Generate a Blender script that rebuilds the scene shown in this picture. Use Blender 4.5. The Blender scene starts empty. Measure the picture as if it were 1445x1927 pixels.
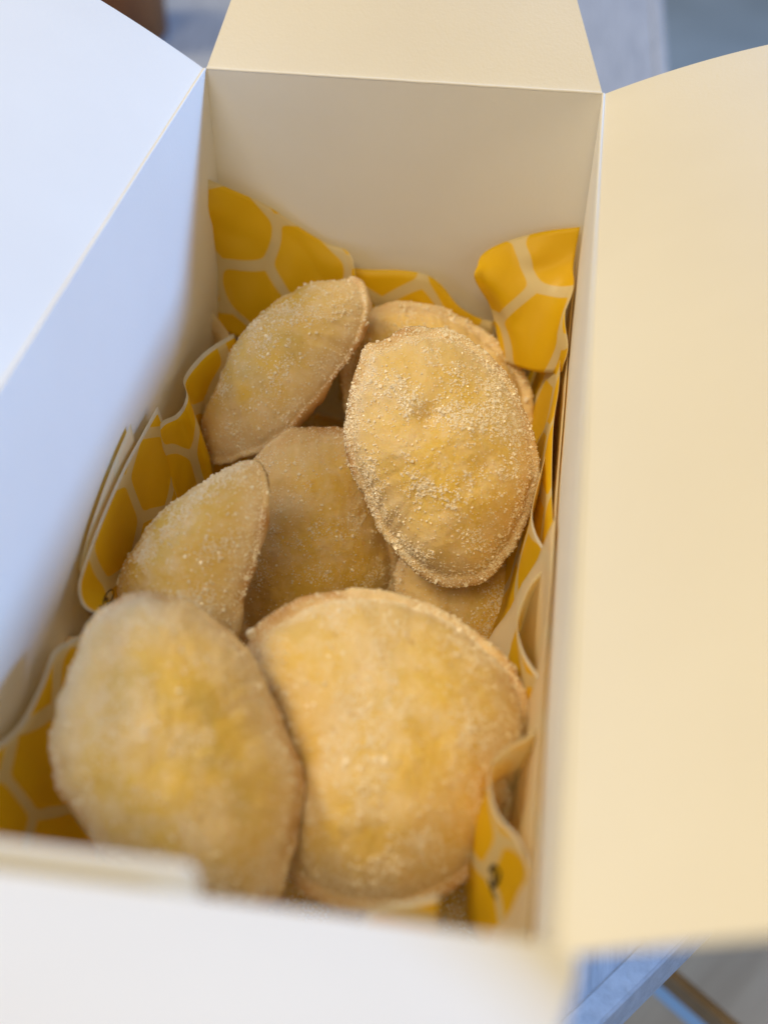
import bpy, bmesh, math, random
import numpy as np
from mathutils import Vector, Matrix, noise
from mathutils.bvhtree import BVHTree

random.seed(4)
rng = np.random.default_rng(7)
SC = bpy.context.scene
COL = SC.collection
R_ = math.radians

# ------------------------------------------------------------------ camera
# photograph 1445 x 1927, box mouth solved from its four corners (metres; mouth of the box at z = 0)
IW, IH, FPX = 1445.0, 1927.0, 2150.0
CAM = np.array([0.05253105, -0.25282588, 0.18725496])
RM = np.array([[0.9912490919, 0.0965496497, -0.0900189029],
               [0.1318976394, -0.6969643812, 0.7048713813],
               [0.0053151160, -0.7105763974, -0.7035999808]])     # columns: right, down, forward
cd = bpy.data.cameras.new('camera')
cam = bpy.data.objects.new('camera', cd)
COL.objects.link(cam)
m = Matrix.Identity(4)
for i in range(3):
    m[i][0], m[i][1], m[i][2], m[i][3] = RM[i, 0], -RM[i, 1], -RM[i, 2], CAM[i]
cam.matrix_world = m
cd.sensor_fit = 'VERTICAL'
cd.sensor_height = 36.0
cd.lens = FPX / IH * 36.0
cd.clip_start = 0.01
cd.clip_end = 50
cd.dof.use_dof = True
cd.dof.focus_distance = 0.418
cd.dof.aperture_fstop = 4.6       # 40 mm lens
cd.dof.aperture_blades = 0
SC.camera = cam

# ------------------------------------------------------------------ light
wd = bpy.data.worlds.new('World')
SC.world = wd
wd.use_nodes = True
bg = wd.node_tree.nodes['Background']
bg.inputs[0].default_value = (1.0, 0.86, 0.64, 1)
bg.inputs[1].default_value = 0.17

def lamp(name, to_dir, dist, size, power, color, target=(0, 0, -0.05)):
    d = Vector(to_dir).normalized()
    l = bpy.data.lights.new(name, 'AREA')
    l.shape = 'RECTANGLE'
    l.size, l.size_y = size
    l.energy = power
    l.color = color
    o = bpy.data.objects.new(name, l)
    COL.objects.link(o)
    o.location = Vector(target) + d * dist
    o.rotation_euler = d.to_track_quat('Z', 'Y').to_euler()
    return o

lamp('window_light', (0.152, 0.069, 0.072), 3.0, (0.45, 0.40), 100, (0.22, 0.47, 1.0))
lamp('ceiling_light', (-0.60, 0.12, 0.79), 2.2, (0.45, 0.45), 24, (1.0, 0.83, 0.56))
lamp('room_fill_light', (-0.15, -0.50, 0.85), 2.4, (1.2, 0.8), 21, (1.0, 0.77, 0.43))  # broad warm fill added to brighten the back wall and the pies

SC.view_settings.view_transform = 'Standard'
SC.view_settings.look = 'None'
SC.view_settings.exposure = 0.03
SC.view_settings.gamma = 1.0
SC.view_settings.use_curve_mapping = False
cy = SC.cycles
cy.use_denoising = True
cy.denoiser = 'OPENIMAGEDENOISE'
cy.max_bounces = 12
cy.diffuse_bounces = 6
cy.glossy_bounces = 3
cy.transmission_bounces = 6
cy.caustics_reflective = False
cy.caustics_refractive = False
cy.sample_clamp_indirect = 4.0

# ------------------------------------------------------------------ geometry helpers
UP = np.array([0, 0, 1.0])
H = 0.19                                     # height of the box
CA = np.array([-0.0704280, 0.1638696, 0])    # mouth corners: back left, back right, front right, front left
CB = np.array([0.0795720, 0.1638696, 0])
CC = np.array([0.0704280, -0.1638696, 0])
CD = np.array([-0.0795720, -0.1638696, 0])
MID = (CA + CB + CC + CD) / 4

def ray(px, py):
    return RM @ (np.array([px - IW / 2, py - IH / 2, FPX]) / FPX)

def on_plane(px, py, p0, n):
    r = ray(px, py)
    return CAM + r * (((p0 - CAM) @ n) / (r @ n))

def inward(a, b):
    d = (b - a) / np.linalg.norm(b - a)
    n = np.cross(d, UP)
    return n if n @ (MID - a) > 0 else -n

SIDES = {'left': (CA, CD), 'back': (CA, CB), 'right': (CB, CC), 'front': (CD, CC)}

def on_wall(px, py, side, off=0.0):
    a, b = SIDES[side]
    n = inward(a, b)
    return on_plane(px, py, a + n * off, n)

def on_level(px, py, z):
    return on_plane(px, py, np.array([0, 0, z]), UP)

def at_depth(px, py, d):
    return CAM + ray(px, py) * d

def mesh_obj(name, verts, faces, mat, parent=None, smooth=True):
    me = bpy.data.meshes.new(name)
    me.from_pydata([tuple(v) for v in verts], [], [tuple(f) for f in faces])
    me.update()
    if smooth:
        me.polygons.foreach_set('use_smooth', [True] * len(me.polygons))
    for mm in (mat if isinstance(mat, (list, tuple)) else [mat]):
        me.materials.append(mm)
    o = bpy.data.objects.new(name, me)
    COL.objects.link(o)
    if parent is not None:
        o.parent = parent
    return o

def tag(o, label=None, cat=None, group=None, kind=None):
    if label: o['label'] = label
    if cat: o['category'] = cat
    if group: o['group'] = group
    if kind: o['kind'] = kind
    return o

def empty(name, loc, label, cat, group=None):
    o = bpy.data.objects.new(name, None)
    o.empty_display_size = 0.01
    COL.objects.link(o)
    o.location = tuple(loc)
    return tag(o, label, cat, group)

def spline(pts, n, closed=False):
    """n points along a Catmull-Rom curve through pts, even in length."""
    P = np.array(pts, float)
    k = len(P)
    if k == 2 and not closed:
        return P[0] + (P[1] - P[0]) * np.linspace(0, 1, n)[:, None]
    if closed:
        Q = np.vstack([P[-1], P, P[0], P[1]])
        segs = k
    else:
        Q = np.vstack([2 * P[0] - P[1], P, 2 * P[-1] - P[-2]])
        segs = k - 1
    out = []
    for i in range(segs):
        a, b, c, d = Q[i], Q[i + 1], Q[i + 2], Q[i + 3]
        for t in np.linspace(0, 1, 24, endpoint=False):
            out.append(0.5 * (2 * b + (c - a) * t + (2 * a - 5 * b + 4 * c - d) * t * t + (3 * b - a - 3 * c + d) * t ** 3))
    out.append(Q[segs + 1] if not closed else out[0])
    out = np.array(out)
    L = np.concatenate([[0], np.cumsum(np.linalg.norm(np.diff(out, axis=0), axis=1))])
    s = np.linspace(0, L[-1], n + 1)[:-1] if closed else np.linspace(0, L[-1], n)
    return np.stack([np.interp(s, L, out[:, j]) for j in range(P.shape[1])], 1)

# ------------------------------------------------------------------ material helpers
class NT:
    def __init__(self, name):
        self.m = bpy.data.materials.new(name)
        self.m.use_nodes = True
        self.t = self.m.node_tree
        self.t.nodes.clear()
        self.out = self.n('ShaderNodeOutputMaterial')
        self.b = self.n('ShaderNodeBsdfPrincipled')
        self.l(self.b.outputs[0], self.out.inputs[0])
    def n(self, kind, **kw):
        nd = self.t.nodes.new(kind)
        for k, v in kw.items():
            setattr(nd, k, v)
        return nd
    def l(self, a, b):
        self.t.links.new(a, b)
    def val(self, sock, v):
        if hasattr(v, 'node'):
            self.l(v, sock)
        else:
            sock.default_value = v
    def math(self, op, a, b=0.0, c=None, clamp=False):
        nd = self.n('ShaderNodeMath', operation=op)
        nd.use_clamp = clamp
        self.val(nd.inputs[0], a); self.val(nd.inputs[1], b)
        if c is not None: self.val(nd.inputs[2], c)
        return nd.outputs[0]
    def vec(self, op, a, b=(0, 0, 0)):
        nd = self.n('ShaderNodeVectorMath', operation=op)
        self.val(nd.inputs[0], a); self.val(nd.inputs[1], b)
        return nd.outputs[1] if op in ('DOT_PRODUCT', 'LENGTH') else nd.outputs[0]
    def noise(self, vec, scale, detail=4, rough=0.55, w=None):
        nd = self.n('ShaderNodeTexNoise')
        if w is not None:
            nd.noise_dimensions = '4D'
            self.val(nd.inputs['W'], w)
        if vec is not None: self.l(vec, nd.inputs['Vector'])
        nd.inputs['Scale'].default_value = scale
        nd.inputs['Detail'].default_value = detail
        nd.inputs['Roughness'].default_value = rough
        return nd.outputs['Fac']
    def ramp(self, fac, stops):
        nd = self.n('ShaderNodeValToRGB')
        self.l(fac, nd.inputs[0])
        e = nd.color_ramp.elements
        while len(e) < len(stops): e.new(0.5)
        for el, (p, c) in zip(e, stops):
            el.position = p
            el.color = (c, c, c, 1) if isinstance(c, (int, float)) else (*c, 1)
        return nd.outputs[0]
    def mix(self, fac, a, b, mode='MIX'):
        nd = self.n('ShaderNodeMix', data_type='RGBA', blend_type=mode)
        self.val(nd.inputs[0], fac)
        for s, v in ((nd.inputs[6], a), (nd.inputs[7], b)):
            if hasattr(v, 'node'): self.l(v, s)
            else: s.default_value = (*v, 1)
        return nd.outputs[2]
    def bump(self, h, strength, dist):
        nd = self.n('ShaderNodeBump')
        nd.inputs['Strength'].default_value = strength
        nd.inputs['Distance'].default_value = dist
        self.l(h, nd.inputs['Height'])
        self.l(nd.outputs[0], self.b.inputs['Normal'])
    def obj(self):
        return self.n('ShaderNodeTexCoord').outputs['Object']
    def attr(self, name):
        return self.n('ShaderNodeAttribute', attribute_name=name).outputs['Fac']
    def set(self, **kw):
        for k, v in kw.items():
            s = self.b.inputs[k.replace('_', ' ')]
            if isinstance(v, tuple) and len(v) == 3 and s.type == 'RGBA': v = (*v, 1)
            self.val(s, v)

# card of the box: smooth coated board, cream white
k = NT('cream_card')
co = k.obj()
fib = k.noise(co, 900, 3)
mot = k.noise(co, 14, 3)
k.l(k.mix(k.ramp(mot, [(0.3, 0.0), (0.7, 1.0)]), (0.85, 0.83, 0.765), (0.88, 0.865, 0.80)), k.b.inputs['Base Color'])
k.set(Roughness=0.55)
k.b.inputs['Specular IOR Level'].default_value = 0.3
k.bump(fib, 0.22, 0.0004)
CARD = k.m

# printed paper: honeycomb of yellow cells, pale lines, unprinted margin
def paper_mat(name, printed):
    k = NT(name)
    uv = k.n('ShaderNodeUVMap', uv_map='print').outputs[0]
    if printed:
        p = k.vec('ADD', k.vec('MULTIPLY', uv, (1 / 0.035, 1 / 0.035, 0)), (100.0, 173.205, 0.0))
        s = (1.0, 1.7320508, 1.0)
        hs = (0.5, 0.8660254, 0.5)
        a = k.vec('SUBTRACT', k.vec('MODULO', p, s), hs)
        b = k.vec('SUBTRACT', k.vec('MODULO', k.vec('ADD', p, hs), s), hs)
        def hexd(v):
            v = k.vec('MULTIPLY', k.vec('ABSOLUTE', v), (1, 1, 0))
            sep = k.n('ShaderNodeSeparateXYZ'); k.l(v, sep.inputs[0])
            d1 = k.vec('DOT_PRODUCT', v, (0.5, 0.8660254, 0))
            return k.math('SMOOTH_MAX', d1, sep.outputs[0], 0.11)
        d = k.math('MINIMUM', hexd(a), hexd(b))
        line = k.ramp(d, [(0.428, 0.0), (0.440, 1.0)])
        edge = k.math('LESS_THAN', k.attr('edge'), 0.0019)
        ink = k.ramp(k.noise(k.obj(), 30, 2), [(0.3, (0.90, 0.60, 0.006)), (0.7, (0.94, 0.65, 0.010))])
        c = k.mix(line, ink, (0.86, 0.74, 0.42))
        c = k.mix(edge, c, (0.85, 0.83, 0.76))
    else:
        c = k.mix(0.0, (0.97, 0.89, 0.64), (0.8, 0.7, 0.4))
    k.l(c, k.b.inputs['Base Color'])
    k.set(Roughness=0.42)
    k.bump(k.noise(k.obj(), 260, 3), 0.25, 0.0006)
    tr = k.n('ShaderNodeBsdfTranslucent')
    k.l(c, tr.inputs[0])
    mx = k.n('ShaderNodeMixShader')
    mx.inputs[0].default_value = 0.45
    k.l(k.b.outputs[0], mx.inputs[1]); k.l(tr.outputs[0], mx.inputs[2])
    k.l(mx.outputs[0], k.out.inputs[0])
    return k.m
PRINT = paper_mat('printed_paper', True)
BLANK = paper_mat('paper_back', False)

k = NT('doodle_ink'); k.set(Base_Color=(0.02, 0.015, 0.01), Roughness=0.6); INK = k.m

# dough: pale tan crust with yellow translucent patches, greyish filling showing through, browned rim
k = NT('baked_dough')
co = k.obj()
rnd = k.math('MULTIPLY', k.n('ShaderNodeObjectInfo').outputs['Random'], 50.0)
n1 = k.noise(co, 34, 5, 0.62, rnd)
n2 = k.noise(co, 105, 5, 0.68, k.math('ADD', rnd, 7.0))
n3 = k.noise(co, 34, 3, 0.5, k.math('ADD', rnd, 19.0))
n4 = k.noise(co, 260, 5, 0.7, k.math('ADD', rnd, 31.0))
n5 = k.noise(co, 1300, 3, 0.7, rnd)
rim = k.attr('rim')
inner = k.ramp(rim, [(0.50, 1.0), (0.88, 0.0)])
gold = k.math('MULTIPLY', k.ramp(n1, [(0.36, 0.0), (0.56, 1.0)]), k.ramp(rim, [(0.55, 1.0), (0.90, 0.15)]))
c = k.mix(gold, (0.79, 0.59, 0.29), (0.77, 0.525, 0.10))
c = k.mix(k.math('MULTIPLY', k.ramp(n3, [(0.56, 0.0), (0.72, 0.55)]), inner), c, (0.50, 0.40, 0.17))
c = k.mix(k.ramp(n2, [(0.46, 0.0), (0.68, 0.70)]), c, (0.87, 0.71, 0.46))
c = k.mix(k.math('MULTIPLY', k.ramp(rim, [(0.80, 0.0), (0.90, 0.65)]), k.ramp(n2, [(0.3, 0.4), (0.6, 1.0)])), c, (0.83, 0.65, 0.40))
c = k.mix(k.math('MULTIPLY', k.ramp(rim, [(0.90, 0.0), (0.98, 1.0)]), k.ramp(n1, [(0.46, 0.0), (0.60, 0.8)])), c, (0.47, 0.22, 0.055))
c = k.mix(k.ramp(n4, [(0.62, 0.0), (0.76, 0.5)]), c, (0.86, 0.76, 0.57))
c = k.mix(k.ramp(n4, [(0.25, 0.30), (0.36, 0.0)]), c, (0.50, 0.34, 0.12))
n6 = k.noise(co, 210, 3, 0.6, k.math('ADD', rnd, 43.0))
c = k.mix(k.ramp(n6, [(0.66, 0.0), (0.74, 0.55)]), c, (0.50, 0.30, 0.10))
k.l(c, k.b.inputs['Base Color'])
k.set(Roughness=0.62)
k.b.inputs['Specular IOR Level'].default_value = 0.35
k.b.inputs['Subsurface Weight'].default_value = 0.22
k.b.inputs['Subsurface Radius'].default_value = (1.0, 0.55, 0.2)
k.b.inputs['Subsurface Scale'].default_value = 0.004
hh = k.math('ADD', k.math('MULTIPLY', n4, 0.7), k.math('MULTIPLY', n5, 0.35))
k.bump(hh, 0.55, 0.0012)
DOUGH = k.m

k = NT('sugar_crystal')
k.set(Base_Color=(0.94, 0.85, 0.66), Roughness=0.28, IOR=1.55)
k.b.inputs['Specular IOR Level'].default_value = 0.7
SUGAR = k.m

# grey weathered table wood
k = NT('weathered_grey_wood')
co = k.obj()
mp = k.n('ShaderNodeMapping'); k.l(co, mp.inputs[0])
mp.inputs['Rotation'].default_value = (0, 0, R_(-22))
mp.inputs['Scale'].default_value = (1.0, 0.06, 1.0)
g1 = k.noise(mp.outputs[0], 420, 6, 0.7)
g2 = k.noise(co, 9, 3)
c = k.mix(k.ramp(g1, [(0.35, 0.0), (0.62, 1.0)]), (0.33, 0.37, 0.43), (0.50, 0.54, 0.60))
c = k.mix(k.ramp(g2, [(0.4, 0.0), (0.7, 0.35)]), c, (0.54, 0.58, 0.64))
k.l(c, k.b.inputs['Base Color'])
k.set(Roughness=0.5)
k.bump(g1, 0.4, 0.0008)
TABLE = k.m
k = NT('worn_table_edge')
co = k.obj()
g = k.noise(co, 160, 5, 0.7)
k.l(k.ramp(g, [(0.3, (0.38, 0.42, 0.48)), (0.6, (0.52, 0.56, 0.62))]), k.b.inputs['Base Color'])
k.set(Roughness=0.5)
k.bump(g, 0.5, 0.001)
TEDGE = k.m

def simple(name, c1, c2, scale, rough=0.6, stretch=None):
    k = NT(name)
    co = k.obj()
    if stretch:
        mp = k.n('ShaderNodeMapping'); k.l(co, mp.inputs[0]); mp.inputs['Scale'].default_value = stretch
        co = mp.outputs[0]
    g = k.noise(co, scale, 5, 0.6)
    k.l(k.ramp(g, [(0.35, c1), (0.65, c2)]), k.b.inputs['Base Color'])
    k.set(Roughness=rough)
    k.bump(g, 0.2, 0.002)
    return k.m
FLOORM = simple('grey_stone_floor', (0.36, 0.44, 0.47), (0.44, 0.53, 0.57), 6)
BENCHM = simple('brown_bench_wood', (0.40, 0.29, 0.17), (0.52, 0.39, 0.24), 30, 0.5, (1, 0.1, 1))
POTM = simple('dark_brown_wood', (0.10, 0.03, 0.006), (0.22, 0.075, 0.014), 30, 0.6, (1, 1, 0.2))

# ------------------------------------------------------------------ ground, table, things beyond
FZ = -0.90
mesh_obj('floor', [(-6, -6, FZ), (6, -6, FZ), (6, 8, FZ), (-6, 8, FZ)], [(0, 1, 2, 3)], FLOORM)['kind'] = 'structure'

def prism(poly, z0, z1, bev=0.0, seg=2):
    bm = bmesh.new()
    vs = [bm.verts.new((x, y, z0)) for x, y in poly]
    f = bm.faces.new(vs)
    r = bmesh.ops.extrude_face_region(bm, geom=[f])
    for v in [g for g in r['geom'] if isinstance(g, bmesh.types.BMVert)]:
        v.co.z = z1
    bmesh.ops.recalc_face_normals(bm, faces=bm.faces)
    if bev:
        bmesh.ops.bevel(bm, geom=bm.edges[:], offset=bev, segments=seg, affect='EDGES')
    return bm

def bm_obj(name, bm, mat, parent=None, smooth=False):
    me = bpy.data.meshes.new(name)
    bm.to_mesh(me); bm.free()
    me.materials.append(mat)
    if smooth: me.polygons.foreach_set('use_smooth', [True] * len(me.polygons))
    o = bpy.data.objects.new(name, me)
    COL.objects.link(o)
    if parent is not None: o.parent = parent
    return o

TZ = -H - 0.0015
table = empty('table', (0, 0, FZ), 'grey weathered wooden table with a cut corner under the cream box', 'table')
outer = [(0.0675, -0.140), (0.1500, -0.0475), (0.1600, 0.85), (0.16, 1.25), (-1.1, 1.30), (-1.2, -0.36), (-0.13, -0.36)]
oc = np.mean(outer, 0)
inner = []
for i, p in enumerate(outer):                   # the inside line of the edge strip
    p = np.array(p); a = np.array(outer[i - 1]); b = np.array(outer[(i + 1) % len(outer)])
    d1 = (p - a) / np.linalg.norm(p - a); d2 = (b - p) / np.linalg.norm(b - p)
    n1 = np.array([-d1[1], d1[0]]); n2 = np.array([-d2[1], d2[0]])
    inner.append(tuple(p + (n1 + n2) / (1 + n1 @ n2) * 0.0095))
top = bm_obj('table_top', prism(inner, TZ - 0.028 - FZ, TZ - 0.0006 - FZ), TABLE, table)
for i in range(len(outer)):
    j = (i + 1) % len(outer)
    q = [outer[i], outer[j], inner[j], inner[i]]
    bm_obj('edge_strip', prism(q, TZ - 0.03 - FZ, TZ - FZ, 0.0009), TEDGE, table)
for x, y in [(-0.06, -0.22), (0.10, 0.9), (-1.0, -0.25), (-1.0, 1.1)]:
    bm_obj('leg', prism([(x - .03, y - .03), (x + .03, y - .03), (x + .03, y + .03), (x - .03, y + .03)], 0, TZ - 0.03 - FZ, 0.003), TABLE, table)

# slatted bench on the floor in front of the table corner
bench = empty('wooden_bench', (0.17, 0.02, FZ), 'brown slatted wooden bench on the floor beyond the table corner', 'bench')
bench.rotation_euler = (0, 0, R_(-38))
for i, y in enumerate((-0.14, -0.055, 0.03)):
    bm_obj('slat', prism([(-0.25, y), (0.25, y), (0.25, y + 0.07), (-0.25, y + 0.07)], 0.41, 0.435, 0.004), BENCHM, bench)
for x in (-0.2, 0.2):
    bm_obj('leg', prism([(x - .025, -.13), (x + .025, -.13), (x + .025, .09), (x - .025, .09)], 0, 0.409, 0.003), BENCHM, bench)

# brown wooden pot standing on the table far behind the box
def lathe(prof, n=48):
    v, f = [], []
    for r, z in prof:
        for i in range(n):
            a = 2 * math.pi * i / n
            v.append((r * math.cos(a), r * math.sin(a), z))
    for j in range(len(prof) - 1):
        for i in range(n):
            f.append((j * n + i, j * n + (i + 1) % n, (j + 1) * n + (i + 1) % n, (j + 1) * n + i))
    return v, f
pv, pf = lathe([(0.0, 0.0), (0.038, 0.0), (0.043, 0.004), (0.044, 0.06), (0.043, 0.11), (0.040, 0.113), (0.037, 0.11), (0.037, 0.008), (0.0, 0.006)])
pot = mesh_obj('wooden_pot', pv, pf, POTM)
pot.location = (-0.284, 0.640, TZ)
tag(pot, 'dark brown wooden pot on the table behind the left flap', 'pot')

# ------------------------------------------------------------------ the box
box = empty('cardboard_box', (0, 0, -H), 'open cream cardboard bakery box with four flaps folded outward', 'box')
def B(p):                                            # world -> box local
    return (p[0], p[1], p[2] + H)

def sheet_grid(fn, nu, nv, thick, out_dir=None):
    """closed sheet of board: fn(u, v) gives the inner face; the outer face lies thick behind it"""
    P = np.array([[fn(u, v) for u in np.linspace(0, 1, nu)] for v in np.linspace(0, 1, nv)])
    du = np.gradient(P, axis=1); dv = np.gradient(P, axis=0)
    N = np.cross(du, dv); N /= np.linalg.norm(N, axis=2)[:, :, None]
    if out_dir is not None and (N.mean((0, 1)) @ np.array(out_dir)) < 0: N = -N
    Q = P + N * thick
    V = [B(p) for p in P.reshape(-1, 3)] + [B(p) for p in Q.reshape(-1, 3)]
    F = []
    o = nu * nv
    for j in range(nv - 1):
        for i in range(nu - 1):
            a, b, c, d = j * nu + i, j * nu + i + 1, (j + 1) * nu + i + 1, (j + 1) * nu + i
            F += [(a, b, c, d), (o + d, o + c, o + b, o + a)]
    ring = [j for j in range(nu)] + [j * nu + nu - 1 for j in range(1, nv)] + [(nv - 1) * nu + i for i in range(nu - 2, -1, -1)] + [j * nu for j in range(nv - 2, 0, -1)]
    for a, b in zip(ring, ring[1:] + ring[:1]):
        F.append((b, a, o + a, o + b))
    return V, F

def board(name, fn, nu, nv, out_dir, thick=0.00055):
    V, F = sheet_grid(fn, nu, nv, thick, out_dir)
    o = mesh_obj(name, V, F, CARD, box, True)
    bm = bmesh.new(); bm.from_mesh(o.data)
    bmesh.ops.recalc_face_normals(bm, faces=bm.faces)
    for e in bm.edges:
        if len(e.link_faces) == 2 and e.calc_face_angle() > 0.9: e.smooth = False
    bm.to_mesh(o.data); bm.free()
    return o

def lerp(a, b, t): return a + (b - a) * t

for side, (a, b) in SIDES.items():
    n = inward(a, b)
    def fn(u, v, a=a, b=b, n=n, side=side):
        p = lerp(a, b, u) + np.array([0, 0, -H * v])
        bow = math.sin(math.pi * min(1, v * 1.0)) * math.sin(math.pi * u)
        return p - n * (0.0 if side == 'right' else 0.0012) * bow
    board('wall', fn, 24, 18, -n)
board('bottom', lambda u, v: lerp(lerp(CD, CC, u), lerp(CA, CB, u), v) + np.array([0, 0, -H + 0.0006]), 4, 4, (0, 0, -1))

# rounded score lines where the flaps fold
for a, b in (SIDES['back'], SIDES['left'], SIDES['right']):
    nn = inward(a, b)
    V, F = [], []
    for i, t in enumerate(np.linspace(0.001, 0.999, 60)):
        p = lerp(a, b, t) - nn * 0.00035 + np.array([0, 0, 0.0001 + 0.00012 * noise.noise(Vector((t * 18, a[0] * 90, 0)))])
        for q in range(8):
            an = math.pi * q / 4
            V.append(B(p + nn * 0.00058 * math.cos(an) + UP * 0.00058 * math.sin(an)))
            if i:
                F.append((8 * i + q, 8 * i + (q + 1) % 8, 8 * i - 8 + (q + 1) % 8, 8 * i - 8 + q))
    mesh_obj('fold_crease', V, F, CARD, box)

# right flap: rises outward, twisted a little, its far edge curved
def right_flap(u, v):
    base = lerp(CB, CC, u) + np.array([0.0006, 0, 0.0])
    w = 0.105 * v
    t = R_(lerp(24, 37, u) - 7 * v)
    return base + np.array([w * math.cos(t), 0, w * math.sin(t)]) + np.array([0, (0.004 * (1 - u) - 0.003 * u) * math.sin(v * 2.2) - 0.0022 * u, 0])
board('flap', right_flap, 36, 20, (0.4, 0, -1))

# left flap
def left_flap(u, v):
    base = lerp(CA, CD, u) + np.array([-0.0006, 0, 0.0])
    w = 0.105 * v
    t = R_(lerp(29, 36, u) + 10 * (1 - v) * 0.5)
    return base + np.array([-w * math.cos(t), 0.0012 * math.sin(v * 3), w * math.sin(t)])
board('flap', left_flap, 36, 20, (-0.4, 0, -1))

# back flap: leans away, tapering
tb = R_(42)
nb = np.array([0, -math.sin(tb), math.cos(tb)])
bl = on_plane(388 + 47 * 3.2, 130 - 130 * 3.2, CA, nb)
br = on_plane(1133 - 48 * 2.4, 177 - 177 * 2.4, CB, nb)
def back_flap(u, v):
    p = lerp(lerp(CA, CB, u), lerp(bl, br, u), v) + np.array([0, 0.0006, 0])
    return p + nb * 0.0015 * math.sin(math.pi * v) * math.sin(math.pi * u)
board('flap', back_flap, 20, 16, (0, 0.3, -1))

# front flap: raised toward the viewer to catch the window light, rounded outer corners
def front_flap(u, v):
    a = CD + np.array([-0.002, 0, 0]); b = CC + np.array([0.0052, 0, 0])
    L = 0.10
    w = L * v
    half = np.linalg.norm(b - a) / 2
    rr = 0.0050
    s = (u - 0.5) * 2
    inset = 0.0
    if w < rr: inset = rr - math.sqrt(max(0, rr * rr - (rr - w) ** 2))
    inset += 0.022 * v
    x = (a + b) / 2 + (b - a) / np.linalg.norm(b - a) * s * (half - inset)
    t = R_(-30 + 6 * v)
    return x + np.array([0, -0.0005 - w * math.cos(t), 0.0002 - w * math.sin(t)])
V, F = None, None
board('flap', front_flap, 30, 40, (0, 0, -1))

# tab of the front wall standing just behind the crease
ta = on_wall(372, 1700, 'front', 0.0012); ta[2] = 0
tbp = CD + inward(CD, CC) * 0.0012
tb_l = np.linalg.norm(ta - tbp)
def tab(u, v):
    p = lerp(tbp, ta, u)
    h = 0.0020 - 0.0002 * u
    e = tb_l * (1 - u)
    if e < 0.0022: h -= 0.0022 - math.sqrt(max(0, 0.0022 ** 2 - (0.0022 - e) ** 2))
    return p + np.array([0, 0.0030 * v * v, -0.012 + (0.012 + h) * v])
board('glue_tab', tab, 80, 8, (0, 1, 0), 0.0012)

# ------------------------------------------------------------------ wrapping paper liner
liner = empty('paper_liner', (0, 0, -H + 0.002), 'yellow honeycomb printed paper lining the inside of the box', 'wrapping paper')
LZ = -H + 0.002
TREES = {}

def paper(name, rows, nu=40, nv=24, flip=False, margin=True, crumple=0.0008, uvo=(0, 0), uvrot=0.0, key=None, edges='t'):
    """sheet through rows of 3-D points, first row = free top edge"""
    G = np.array([spline(r, nu) for r in rows])
    G = np.array([spline(G[:, i], nv) for i in range(nu)]).transpose(1, 0, 2)     # nv, nu, 3
    du = np.linalg.norm(np.diff(G, axis=1), axis=2); dv = np.linalg.norm(np.diff(G, axis=0), axis=2)
    U = np.concatenate([[0], np.cumsum(du.mean(0))]); Vv = np.concatenate([np.zeros((1, nu)), np.cumsum(dv, axis=0)])
    Uf = np.concatenate([np.zeros((nv, 1)), np.cumsum(du, axis=1)], axis=1)
    for j in range(nv):
        for i in range(nu):
            p = Vector(G[j, i]) * 60
            w = min(1.0, j / 4)
            G[j, i] += (np.array(noise.noise_vector(p)) + np.array([0.6, -0.7, 0.2]) * (abs(noise.noise(p * 0.8 + Vector((5, 1, 2)))) - 0.22) * 3.5) * crumple * w
    verts = [(p[0], p[1], p[2] - LZ) for p in G.reshape(-1, 3)]
    faces = []
    for j in range(nv - 1):
        for i in range(nu - 1):
            q = (j * nu + i, j * nu + i + 1, (j + 1) * nu + i + 1, (j + 1) * nu + i)
            faces.append(q if not flip else q[::-1])
    o = mesh_obj(name, verts, faces, [PRINT, BLANK], liner)
    me = o.data
    uvl = me.uv_layers.new(name='print')
    cr, sr = math.cos(uvrot), math.sin(uvrot)
    for lp in me.loops:
        j, i = divmod(lp.vertex_index, nu)
        x, y = Uf[j, i] + uvo[0], Vv[j, i] + uvo[1]
        uvl.data[lp.index].uv = (x * cr - y * sr, x * sr + y * cr)
    at = me.attributes.new('edge', 'FLOAT', 'POINT')
    ed = []
    for j in range(nv):
        for i in range(nu):
            e = 1.0
            if margin:
                if 't' in edges: e = min(e, Vv[j, i])
                if 'l' in edges: e = min(e, Uf[j, i])
                if 'r' in edges: e = min(e, Uf[j, -1] - Uf[j, i])
            ed.append(e)
    at.data.foreach_set('value', ed)
    if key:
        TREES[key] = BVHTree.FromPolygons([tuple(p) for p in G.reshape(-1, 3)], faces)
    sd = o.modifiers.new('thickness', 'SOLIDIFY')
    sd.thickness = 0.00014
    sd.offset = -1
    sd.material_offset = 1
    sd.material_offset_rim = 1
    return o

def wp(side, pts, off):
    if np.isscalar(off): off = [off] * len(pts)
    return [on_wall(x, y, side, o) for (x, y), o in zip(pts, off)]
def down(pts, dz, push=(0, 0, 0)):
    return [np.array(p) + np.array([0, 0, -dz]) + np.array(push) for p in pts]

# against the back wall, left half
r0 = wp('back', [(387, 335), (440, 358), (500, 385), (560, 425), (610, 455), (650, 470), (664, 490)], [.012, .010, .006, .004, .004, .006, .012])
r1 = wp('back', [(388, 400), (440, 420), (500, 440), (560, 470), (610, 500), (650, 520), (668, 540)], [.016, .012, .008, .006, .007, .010, .016])
r2 = wp('back', [(358, 505), (430, 520), (500, 540), (560, 560), (610, 580), (650, 600), (668, 610)], [.012, .014, .012, .012, .012, .014, .018])
r3 = wp('back', [(420, 620), (460, 640), (500, 660), (560, 680), (610, 690), (650, 700), (668, 710)], .022)
paper('back_fold', [r0, r1, r2, r3], 48, 30, flip=True, margin=False, uvo=(0.004, 0.016), crumple=0.0013)
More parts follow.
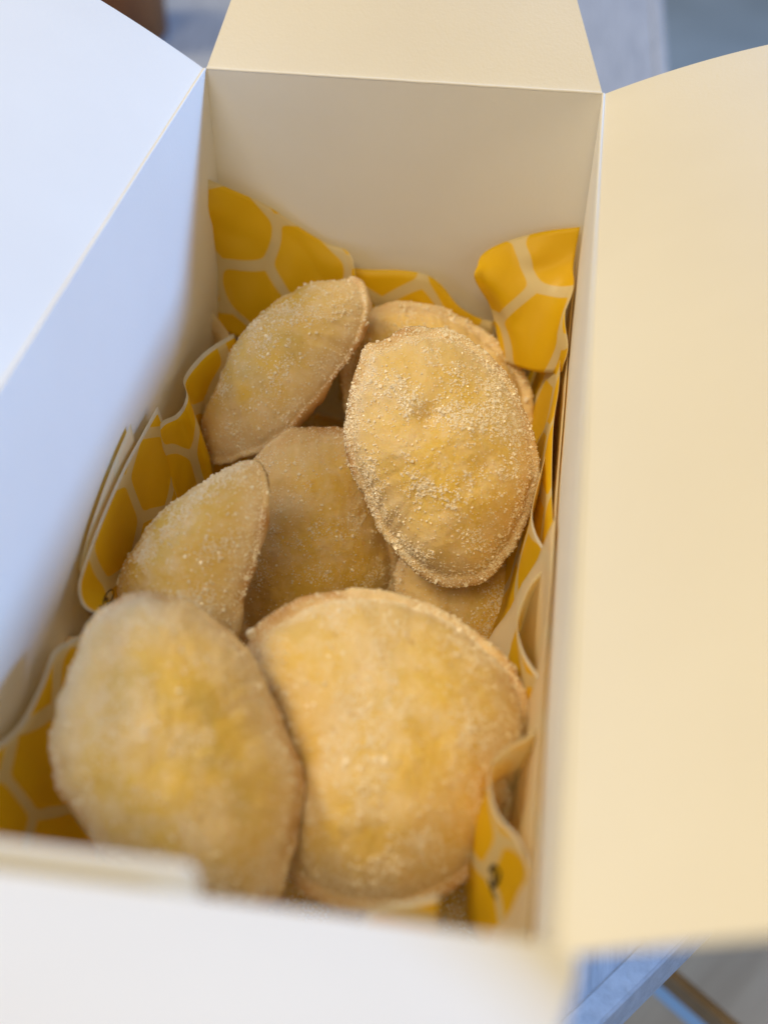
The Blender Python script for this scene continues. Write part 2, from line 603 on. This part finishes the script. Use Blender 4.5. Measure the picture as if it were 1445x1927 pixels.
# crumpled blank corner below it
r0 = wp('back', [(357, 520), (380, 560), (410, 600), (440, 640)], [.020, .024, .028, .034])
r1 = wp('back', [(352, 570), (372, 610), (398, 640), (425, 665)], [.016, .030, .024, .034])
r2 = wp('back', [(358, 640), (375, 665), (395, 680), (415, 695)], [.020, .026, .028, .034])
paper('corner_fold', [r0, r1, r2], 24, 18, flip=False, margin=False, crumple=0.003)
# behind the far pie
r0 = wp('back', [(640, 500), (690, 507), (750, 508), (800, 516), (832, 538), (862, 575), (900, 598), (930, 606)], [.006, .005, .005, .006, .007, .010, .010, .010])
r1 = down(r0, 0.030, (0, -0.008, 0))
r2 = down(r0, 0.060, (0, -0.016, 0))
paper('back_fold', [r0, r1, r2], 40, 16, flip=True, margin=False, uvo=(0.017, 0.006))
# back right corner
r0 = wp('back', [(896, 505), (908, 478), (950, 455), (1020, 436), (1091, 427)], [.016, .010, .006, .004, .003])
r1 = wp('back', [(893, 525), (930, 520), (970, 505), (1030, 500), (1080, 498)], [.020, .018, .014, .012, .012])
r2 = wp('back', [(925, 590), (960, 600), (1000, 600), (1040, 590), (1066, 580)], [.016, .024, .026, .030, .036])
r3 = wp('back', [(945, 680), (980, 690), (1015, 700), (1045, 700), (1058, 690)], [.026, .034, .040, .050, .060])
paper('back_fold', [r0, r1, r2, r3], 40, 30, flip=True, margin=False, uvo=(0.012, 0.020), crumple=0.0013)
# along the right wall
def rx(y): return lerp(CC[0], CB[0], (y - CC[1]) / (CB[1] - CC[1]))
r0 = [np.array([rx(y) - o, y, z]) for y, z, o in [(0.158, -0.072, .003), (0.13, -0.084, .004), (0.10, -0.086, .003), (0.07, -0.082, .004), (0.04, -0.086, .0025), (0.01, -0.078, .001),
      (-0.02, -0.074, .0008), (-0.05, -0.070, .001), (-0.08, -0.066, .0008), (-0.11, -0.060, .0008), (-0.158, -0.054, .0008)]]
r1 = down(r0, 0.03, (-0.0008, 0, 0)); r2 = down(r0, 0.07, (-0.004, 0, 0))
k5 = 5
r1[:6] = down(r0[:6], 0.03, (-0.006, 0, 0)); r2[:6] = down(r0[:6], 0.085, (-0.020, 0, 0))
paper('side_fold', [r0[:k5 + 1], r1[:k5 + 1], r2[:k5 + 1]], 50, 14, flip=True, uvo=(0.0, 0.004), margin=False)
b0 = [np.array([rx(y) - 0.0007, y, z]) for y, z in [(0.1600, -0.066), (0.12, -0.080), (0.08, -0.079), (0.04, -0.080), (0.0, -0.074), (-0.04, -0.069)]]
paper('side_fold', [b0, down(b0, 0.03, (-0.0006, 0, 0)), down(b0, 0.07, (-0.002, 0, 0))], 40, 10, flip=False, margin=False)
paper('side_fold', [[p + np.array([-0.0002, 0, 0.008]) for p in r[k5:]] for r in (r0, [q + np.array([-.0002, 0, 0]) for q in r1], [q + np.array([-.003, 0, 0]) for q in r2])], 50, 14, flip=False, uvo=(0.0, 0.004), margin=False)
# wavy free edge standing along the right side
e = [(1056, 700, -.100), (1040, 800, -.095), (1018, 885, -.090), (1001, 955, -.086), (1006, 1000, -.086), (1030, 1045, -.086), (1027, 1065, -.086), (1000, 1095, -.088),
     (977, 1145, -.090), (973, 1185, -.090), (987, 1232, -.088), (1018, 1280, -.085), (1034, 1318, -.083), (1024, 1372, -.082), (965, 1400, -.080), (927, 1430, -.078),
     (921, 1480, -.077), (938, 1535, -.075), (975, 1578, -.072), (1002, 1640, -.068), (1012, 1700, -.064), (1010, 1790, -.058)]
r0 = []
for x, y, z in e:
    p = on_level(x, y, z)
    p[0] = min(p[0], rx(p[1]) - 0.0012)
    r0.append(p)
r1 = down(r0, 0.014, (-0.0005, 0, 0))
r2 = [p * np.array([1, 1, 0]) + np.array([-0.003, 0, p[2] - 0.034]) for p in r0]
r3 = [np.array([lerp(p[0], 0.066, 0.4) - 0.006, p[1], p[2] - 0.06]) for p in r0]
paper('wavy_fold', [r0, r1, r2, r3], 200, 24, flip=True, crumple=0.0006, uvo=(0.008, 0.012), key='wavy')
# sheet corner standing against the left wall
L0 = wp('left', [(297, 765), (265, 823), (233, 882), (190, 980), (157, 1070), (149, 1108), (160, 1142), (196, 1158)], [.003, .003, .003, .003, .003, .004, .008, .016])
L1 = wp('left', [(303, 780), (280, 850), (255, 910), (220, 1005), (180, 1095), (178, 1120), (190, 1140), (215, 1158)], [.0035, .004, .004, .004, .004, .006, .009, .014])
L2 = wp('left', [(322, 832), (305, 890), (290, 950), (262, 1040), (230, 1105), (222, 1130), (222, 1150), (240, 1170)], [.004, .006, .006, .006, .006, .008, .012, .016])
L3 = wp('left', [(348, 895), (345, 950), (335, 1010), (300, 1080), (262, 1150), (258, 1165), (258, 1175), (265, 1185)], [.006, .008, .009, .009, .010, .012, .014, .016])
paper('left_fold', [L0, L1, L2, L3], 60, 40, flip=False, crumple=0.0003, uvo=(0.0, 0.009), uvrot=0.15, key='left', edges='tl')
# blank layer behind it
b0 = wp('left', [(246, 798), (218, 862), (190, 935), (165, 1010), (150, 1070)], .0006)
b1 = down(b0, 0.03, (0.001, 0, 0)); b2 = down(b0, 0.08, (0.004, 0, 0))
paper('left_fold', [b0, b1, b2], 30, 10, flip=True, margin=False, crumple=0.0002)
# between the corner fold and the left sheet
r0 = wp('left', [(440, 628), (400, 652), (372, 676), (347, 712), (352, 745), (335, 778), (308, 792), (290, 815)], [.016, .010, .006, .004, .010, .006, .004, .003])
r1 = down(r0, 0.025, (0.004, 0, 0)); r2 = down(r0, 0.07, (0.010, 0, 0))
paper('left_fold', [r0, r1, r2], 40, 16, flip=False, uvo=(0.01, 0.0), crumple=0.0015)
# front left corner
r0 = wp('left', [(150, 1195), (126, 1208), (100, 1228), (78, 1285), (42, 1355), (0, 1398), (-70, 1455), (-200, 1560)], [.008, .006, .004, .003, .003, .003, .003, .003])
r1 = down(r0, 0.020, (0.006, 0, 0)); r2 = down(r0, 0.06, (0.016, 0, 0)); r3 = down(r0, 0.09, (0.05, 0.0, 0))
paper('left_fold', [r0, r1, r2, r3], 50, 24, flip=False, uvo=(0.012, 0.010), crumple=0.0006)
# scrap turned up at the front
r0 = [at_depth(x, y, d) for x, y, d in [(680, 1742, .272), (698, 1712, .275), (725, 1703, .277), (775, 1696, .277), (828, 1684, .276)]]
r1 = down(r0, 0.010, (0.0, -0.003, 0)); r2 = down(r0, 0.03, (0.002, -0.004, 0))
paper('front_fold', [r0, r1, r2], 24, 12, flip=True, uvo=(0.010, 0.010), margin=True, crumple=0.0004)
# bottom of the liner
r = [[lerp(lerp(CA, CB, u), lerp(CD, CC, u), v) * 0.93 + np.array([0, 0, -H + 0.003]) for u in (0, .5, 1)] for v in (0, .5, 1)]
paper('bottom_sheet', r, 24, 40, flip=False, margin=False, crumple=0.002)

# line drawing printed on the paper
def doodle(key, strokes, rad):
    tr = TREES[key]
    V, F = [], []
    for st in strokes:
        pts = spline([(x, y) for x, y in st], max(8, len(st) * 6))
        P3 = []
        for x, y in pts:
            d = Vector(ray(x, y))
            hit = tr.ray_cast(Vector(CAM), d)
            if hit[0] is not None:
                n = hit[1] if hit[1].dot(d) < 0 else -hit[1]
                P3.append((hit[0] + n * 0.0001, n))
        for (p, n), (q, n2) in zip(P3, P3[1:]):
            t = (q - p)
            if t.length < 1e-6: continue
            s = n.cross(t).normalized() * rad
            e = t.normalized() * rad * 0.5
            b = len(V)
            V += [p - s - e, p + s - e, q + s + e, q - s + e]
            F.append((b, b + 1, b + 2, b + 3))
    if F:
        o = mesh_obj('printed_drawing', [(v[0], v[1], v[2] - LZ) for v in V], F, INK, liner, False)
        o.modifiers.new('t', 'SOLIDIFY').thickness = 0.00003
doodle('left', [[(198, 1150), (195, 1140), (196, 1128), (202, 1116), (209, 1110), (214, 1113), (213, 1122), (208, 1132), (200, 1138)],
                [(201, 1124), (198, 1132)], [(204, 1126), (201, 1134)], [(190, 1140), (190, 1147), (196, 1144)]], 0.00022)
doodle('wavy', [[(922, 1640), (930, 1630), (940, 1640), (936, 1660), (925, 1668), (921, 1655)], [(930, 1640), (930, 1658)], [(924, 1672), (932, 1690)]], 0.0006)

# ------------------------------------------------------------------ hand pies
def nrm_cam(phi, th):
    """normal tilted th degrees from the viewing direction toward image direction phi"""
    a, t = R_(phi), R_(th)
    v = RM @ np.array([math.sin(t) * math.cos(a), math.sin(t) * math.sin(a), -math.cos(t)])
    return v / np.linalg.norm(v)

OCT_V = np.array([(1, 0, 0), (-1, 0, 0), (0, 1, 0), (0, -1, 0), (0, 0, 1), (0, 0, -1)], float)
CUBE_V = np.array([(-1, -1, -1), (1, -1, -1), (1, 1, -1), (-1, 1, -1), (-1, -1, 1), (1, -1, 1), (1, 1, 1), (-1, 1, 1)], float) * 0.62
CUBE_F = np.array([(0, 3, 2, 1), (4, 5, 6, 7), (0, 1, 5, 4), (1, 2, 6, 5), (2, 3, 7, 6), (3, 0, 4, 7)])

def crystals(name, P, N, size, mat, parent):
    n = len(P)
    # each grain lies on a face: its z axis leans a little from the surface normal
    Z = N + rng.normal(0, 0.30, (n, 3)); Z /= np.linalg.norm(Z, axis=1)[:, None]
    X = np.cross(Z, rng.normal(size=(n, 3))); X /= np.linalg.norm(X, axis=1)[:, None]
    M = np.stack([X, np.cross(Z, X), Z], 2)
    sc = size[:, None, None] * rng.uniform(0.65, 1.25, (n, 1, 3))
    V = (CUBE_V[None] * sc) @ M.transpose(0, 2, 1) + (P + N * size[:, None] * 0.25)[:, None, :]
    F = CUBE_F[None] + (np.arange(n) * 8)[:, None, None]
    me = bpy.data.meshes.new(name)
    me.vertices.add(n * 8); me.vertices.foreach_set('co', V.astype(np.float32).ravel())
    me.loops.add(n * 24); me.loops.foreach_set('vertex_index', F.astype(np.int32).ravel())
    me.polygons.add(n * 6)
    me.polygons.foreach_set('loop_start', np.arange(n * 6, dtype=np.int32) * 4)
    me.update(calc_edges=True)
    me.polygons.foreach_set('use_smooth', [False] * len(me.polygons))
    me.materials.append(mat)
    o = bpy.data.objects.new(name, me)
    COL.objects.link(o)
    o.parent = parent
    o['kind'] = 'stuff'
    return o

PIES = []
def pie(label, outline, centre, d, phi, th, dome=0.013, sugar=6000, gsize=0.00036, seed=0, lump=1.0, belly=0.005, rimw=0.86, dents=(), pa=2.6, pb=0.85):
    c = at_depth(*centre, d)
    n = nrm_cam(phi, th)
    up = np.array([0, 0, 1.0]) - n * n[2]
    if np.linalg.norm(up) < 0.2: up = np.array([0, 1.0, 0]) - n * n[1]
    ey = up / np.linalg.norm(up); ex = np.cross(ey, n)
    ol = []
    for x, y in outline:
        p = on_plane(x, y, c, n) - c
        ol.append((p @ ex, p @ ey))
    NT_, NR = 224, 64
    ol = spline(ol, NT_, closed=True)
    off = Vector((seed * 13.7, seed * 5.1, seed * 3.3))
    for i in range(NT_):                                    # nibbled crimp along the edge
        p = Vector((ol[i, 0], ol[i, 1], 0)) + off
        l = np.linalg.norm(ol[i])
        ol[i] *= 1 + (noise.noise(p * 60) * 0.0007 + noise.noise(p * 170) * 0.0009 + noise.noise(p * 480) * 0.0004) / max(l, 0.01)
    rs = np.linspace(0, 1, NR) ** 0.85
    dl = []
    for x, y, dep, rad in dents:
        p = on_plane(x, y, c, n) - c
        dl.append((p @ ex, p @ ey, dep, rad))
    V, att = [], []
    thick = 0.0034
    for side in (1, -1):
        for r in rs:
            for i in range(NT_):
                x, y = ol[i] * r
                edge = thick / 2 * math.sqrt(max(0.0, 1 - max(0, (r - 0.93) / 0.07) ** 2))
                if side > 0:
                    q = min(1.0, r / rimw)
                    z = edge + dome * max(0.0, 1 - q ** pa) ** pb
                else:
                    z = -edge - belly * (1 - r ** 2)
                p = Vector((x, y, side * 0.05)) + off
                wgt = 1 - max(0, (r - 0.86) / 0.14) * 0.75
                z += lump * wgt * (noise.noise(p * 55) * 0.0022 + noise.noise(p * 130) * 0.0008) + (0.4 + 0.6 * wgt) * (noise.noise(p * 420) * 0.00030 + noise.noise(p * 950) * 0.00014)
                z += (1 - wgt) * (noise.noise(p * 90) * 0.0034 + noise.noise(p * 260) * 0.0008)
                band = math.exp(-((r - 0.82) / 0.12) ** 2)
                z += band * lump * (0.5 - abs(noise.noise(Vector((ol[i, 0], ol[i, 1], 0)).normalized() * 5.5 + off + Vector((0, 0, r * 1.5))))) * 0.0016
                if side > 0:
                    for a, b, dep, rad in dl:
                        z -= dep * math.exp(-((x - a) ** 2 + (y - b) ** 2) / rad ** 2)
                if side < 0 and r > 0.999:
                    continue
                V.append((x, y, z)); att.append(r)
    F = []
    top_n = NR * NT_
    for j in range(NR - 1):
        for i in range(NT_):
            k2 = (i + 1) % NT_
            F.append((j * NT_ + i, (j + 1) * NT_ + i, (j + 1) * NT_ + k2, j * NT_ + k2))
    for j in range(NR - 2):
        for i in range(NT_):
            k2 = (i + 1) % NT_
            o = top_n
            F.append((o + j * NT_ + i, o + j * NT_ + k2, o + (j + 1) * NT_ + k2, o + (j + 1) * NT_ + i))
    o = top_n + (NR - 2) * NT_
    for i in range(NT_):
        k2 = (i + 1) % NT_
        F.append(((NR - 1) * NT_ + i, o + i, o + k2, (NR - 1) * NT_ + k2))
    ob = mesh_obj('hand_pie', V, F, DOUGH)
    at = ob.data.attributes.new('rim', 'FLOAT', 'POINT')
    at.data.foreach_set('value', att)
    M = Matrix.Identity(4)
    for i in range(3):
        M[i][0], M[i][1], M[i][2], M[i][3] = ex[i], ey[i], n[i], c[i]
    ob.matrix_world = M
    tag(ob, label, 'hand pie', 'sugar coated hand pies heaped in the box')
    # sugar grains
    A = np.array(V)
    G = A[:top_n].reshape(NR, NT_, 3)
    cand = sugar * 3
    rr = np.sqrt(rng.uniform(0.0, 1.0, cand)); jj = np.clip(np.searchsorted(rs, rr) - 1, 0, NR - 2)
    ii = rng.integers(0, NT_, cand); fu = rng.uniform(0, 1, cand)[:, None]
    fv = ((rr - rs[jj]) / (rs[jj + 1] - rs[jj]))[:, None]
    i2 = (ii + 1) % NT_
    P = (G[jj, ii] * (1 - fu) + G[jj, i2] * fu) * (1 - fv) + (G[jj + 1, ii] * (1 - fu) + G[jj + 1, i2] * fu) * fv
    du = G[jj, i2] - G[jj, ii]; dv = G[jj + 1, ii] - G[jj, ii]
    N = np.cross(dv, du); N /= np.linalg.norm(N, axis=1)[:, None] + 1e-12
    N[N[:, 2] < 0] *= -1
    keep = np.array([0.08 + 1.9 * max(0, noise.noise((Vector(p) + off) * 75) + 0.05 + 0.45 * noise.noise((Vector(p) + off) * 260)) + (0.35 if r > 0.84 else 0) for p, r in zip(P, rr)])
    sel = np.nonzero(rng.uniform(0, 1, cand) < keep * 0.55)[0][:sugar]
    size = gsize * 0.80 * rng.lognormal(0, 0.46, len(sel))
    crystals('sugar_coating', P[sel], N[sel], size, SUGAR, ob)
    W = np.array([list(M @ Vector(v)) for v in V[::7]])
    print('PIE %-50s x %.3f..%.3f y %.3f..%.3f z %.3f..%.3f' % (label[:50], *[f(W[:, i]) for i in range(3) for f in (np.min, np.max)]))
    PIES.append(ob)
    return ob

pie('heavily sugared oval pie with a pointed corner lying in focus by the right side',
    [(676, 668), (690, 649), (708, 647), (726, 637), (772, 613), (830, 615), (890, 640), (945, 695), (985, 765), (1010, 840), (1014, 905), (990, 985), (950, 1060), (895, 1103), (835, 1106), (790, 1085),
     (753, 1048), (712, 992), (680, 930), (655, 868), (648, 808), (660, 730), (675, 680)],
    (832, 862), 0.420, -90, 6, dome=0.020, rimw=0.91, pa=2.2, pb=0.66, sugar=17000, gsize=0.00029, seed=1, dents=[(800, 805, .0036, .0045), (900, 890, .0016, .005), (700, 700, .001, .004)])
pie('pie tilted on its side behind the left, its browned edge turned to the gap',
    [(640, 527), (680, 530), (696, 560), (686, 620), (640, 700), (575, 785), (520, 830), (450, 868), (388, 868), (382, 820), (415, 745), (450, 670), (500, 605), (565, 555)],
    (545, 700), 0.462, 222, 38, dome=0.022, sugar=9000, seed=2, gsize=0.00025, rimw=0.94, pa=2.0, pb=0.8)
pie('far pie mostly hidden behind the heavily sugared oval pie',
    [(640, 720), (648, 650), (690, 585), (760, 568), (840, 582), (920, 625), (980, 690), (1003, 760), (990, 850), (900, 900), (740, 880), (660, 800)],
    (830, 730), 0.480, -80, 8, dome=0.010, sugar=3000, seed=3)
pie('greyish pie lying low in the middle, shaded by its neighbours',
    [(520, 820), (600, 800), (670, 815), (715, 880), (740, 960), (752, 1040), (748, 1110), (700, 1180), (580, 1250), (460, 1220), (415, 1080), (440, 920)],
    (600, 1020), 0.447, 20, 12, dome=0.012, sugar=11000, seed=4, gsize=0.00024, dents=[(555, 1000, .003, .008), (530, 930, .002, .006)])
pie('narrow pointed pie standing on edge by the left paper corner',
    [(470, 868), (496, 885), (506, 930), (503, 990), (480, 1060), (458, 1150), (430, 1240), (360, 1290), (250, 1260), (205, 1180), (228, 1090), (300, 988), (385, 903)],
    (400, 1080), 0.386, 205, 34, dome=0.021, sugar=12000, seed=5, gsize=0.00026, rimw=0.95, pa=2.0, pb=0.85)
pie('blurred nearest pie leaning in the front left corner',
    [(92, 1410), (108, 1330), (130, 1260), (170, 1170), (228, 1122), (290, 1115), (370, 1138), (440, 1190), (490, 1260), (532, 1350), (565, 1440), (570, 1510), (553, 1600), (522, 1690), (468, 1718),
     (390, 1705), (300, 1665), (200, 1610), (135, 1530), (102, 1465)],
    (330, 1420), 0.322, -80, 12, dome=0.026, sugar=7000, seed=6, gsize=0.00023, rimw=0.96, pa=2.1, pb=0.66)
pie('large round golden pie with a flat rim at the front centre',
    [(470, 1195), (520, 1150), (600, 1116), (660, 1109), (740, 1114), (820, 1143), (900, 1190), (960, 1250), (995, 1310), (1004, 1375), (990, 1460), (955, 1560), (912, 1625), (850, 1680), (780, 1712),
     (690, 1722), (600, 1702), (545, 1660), (515, 1560), (488, 1400), (465, 1270)],
    (750, 1410), 0.345, -90, 22, dome=0.027, sugar=17000, seed=7, gsize=0.00024, rimw=0.91, pa=2.2, pb=0.62)
pie('shaded pie tucked under the lower end of the heavily sugared oval pie',
    [(740, 1110), (760, 1040), (850, 1010), (955, 1030), (1000, 1085), (1000, 1150), (972, 1235), (880, 1290), (780, 1240)],
    (870, 1140), 0.440, -60, 15, dome=0.007, sugar=4000, seed=8, gsize=0.0003)
pie('pie edge peeping out left of the blurred nearest pie',
    [(97, 1310), (106, 1240), (136, 1200), (220, 1190), (320, 1260), (330, 1400), (230, 1480), (120, 1420)],
    (210, 1320), 0.365, -60, 10, dome=0.005, sugar=3000, seed=9)
pie('dark pie deep in the front right corner below the large round pie',
    [(760, 1720), (800, 1640), (880, 1600), (950, 1640), (985, 1740), (940, 1850), (840, 1880), (770, 1820)],
    (870, 1740), 0.378, -90, 20, dome=0.006, sugar=2500, seed=10)
pie('dark pie deep at the front between the two nearest pies',
    [(440, 1740), (480, 1660), (580, 1630), (700, 1660), (740, 1740), (700, 1840), (580, 1880), (470, 1830)],
    (590, 1750), 0.378, -90, 20, dome=0.006, sugar=2500, seed=11)
pie('dark pie at the bottom of the gap beside the tilted pie',
    [(440, 900), (500, 780), (580, 710), (660, 690), (720, 760), (720, 860), (640, 920), (520, 950)],
    (590, 820), 0.555, -70, 10, dome=0.005, sugar=2000, seed=12)
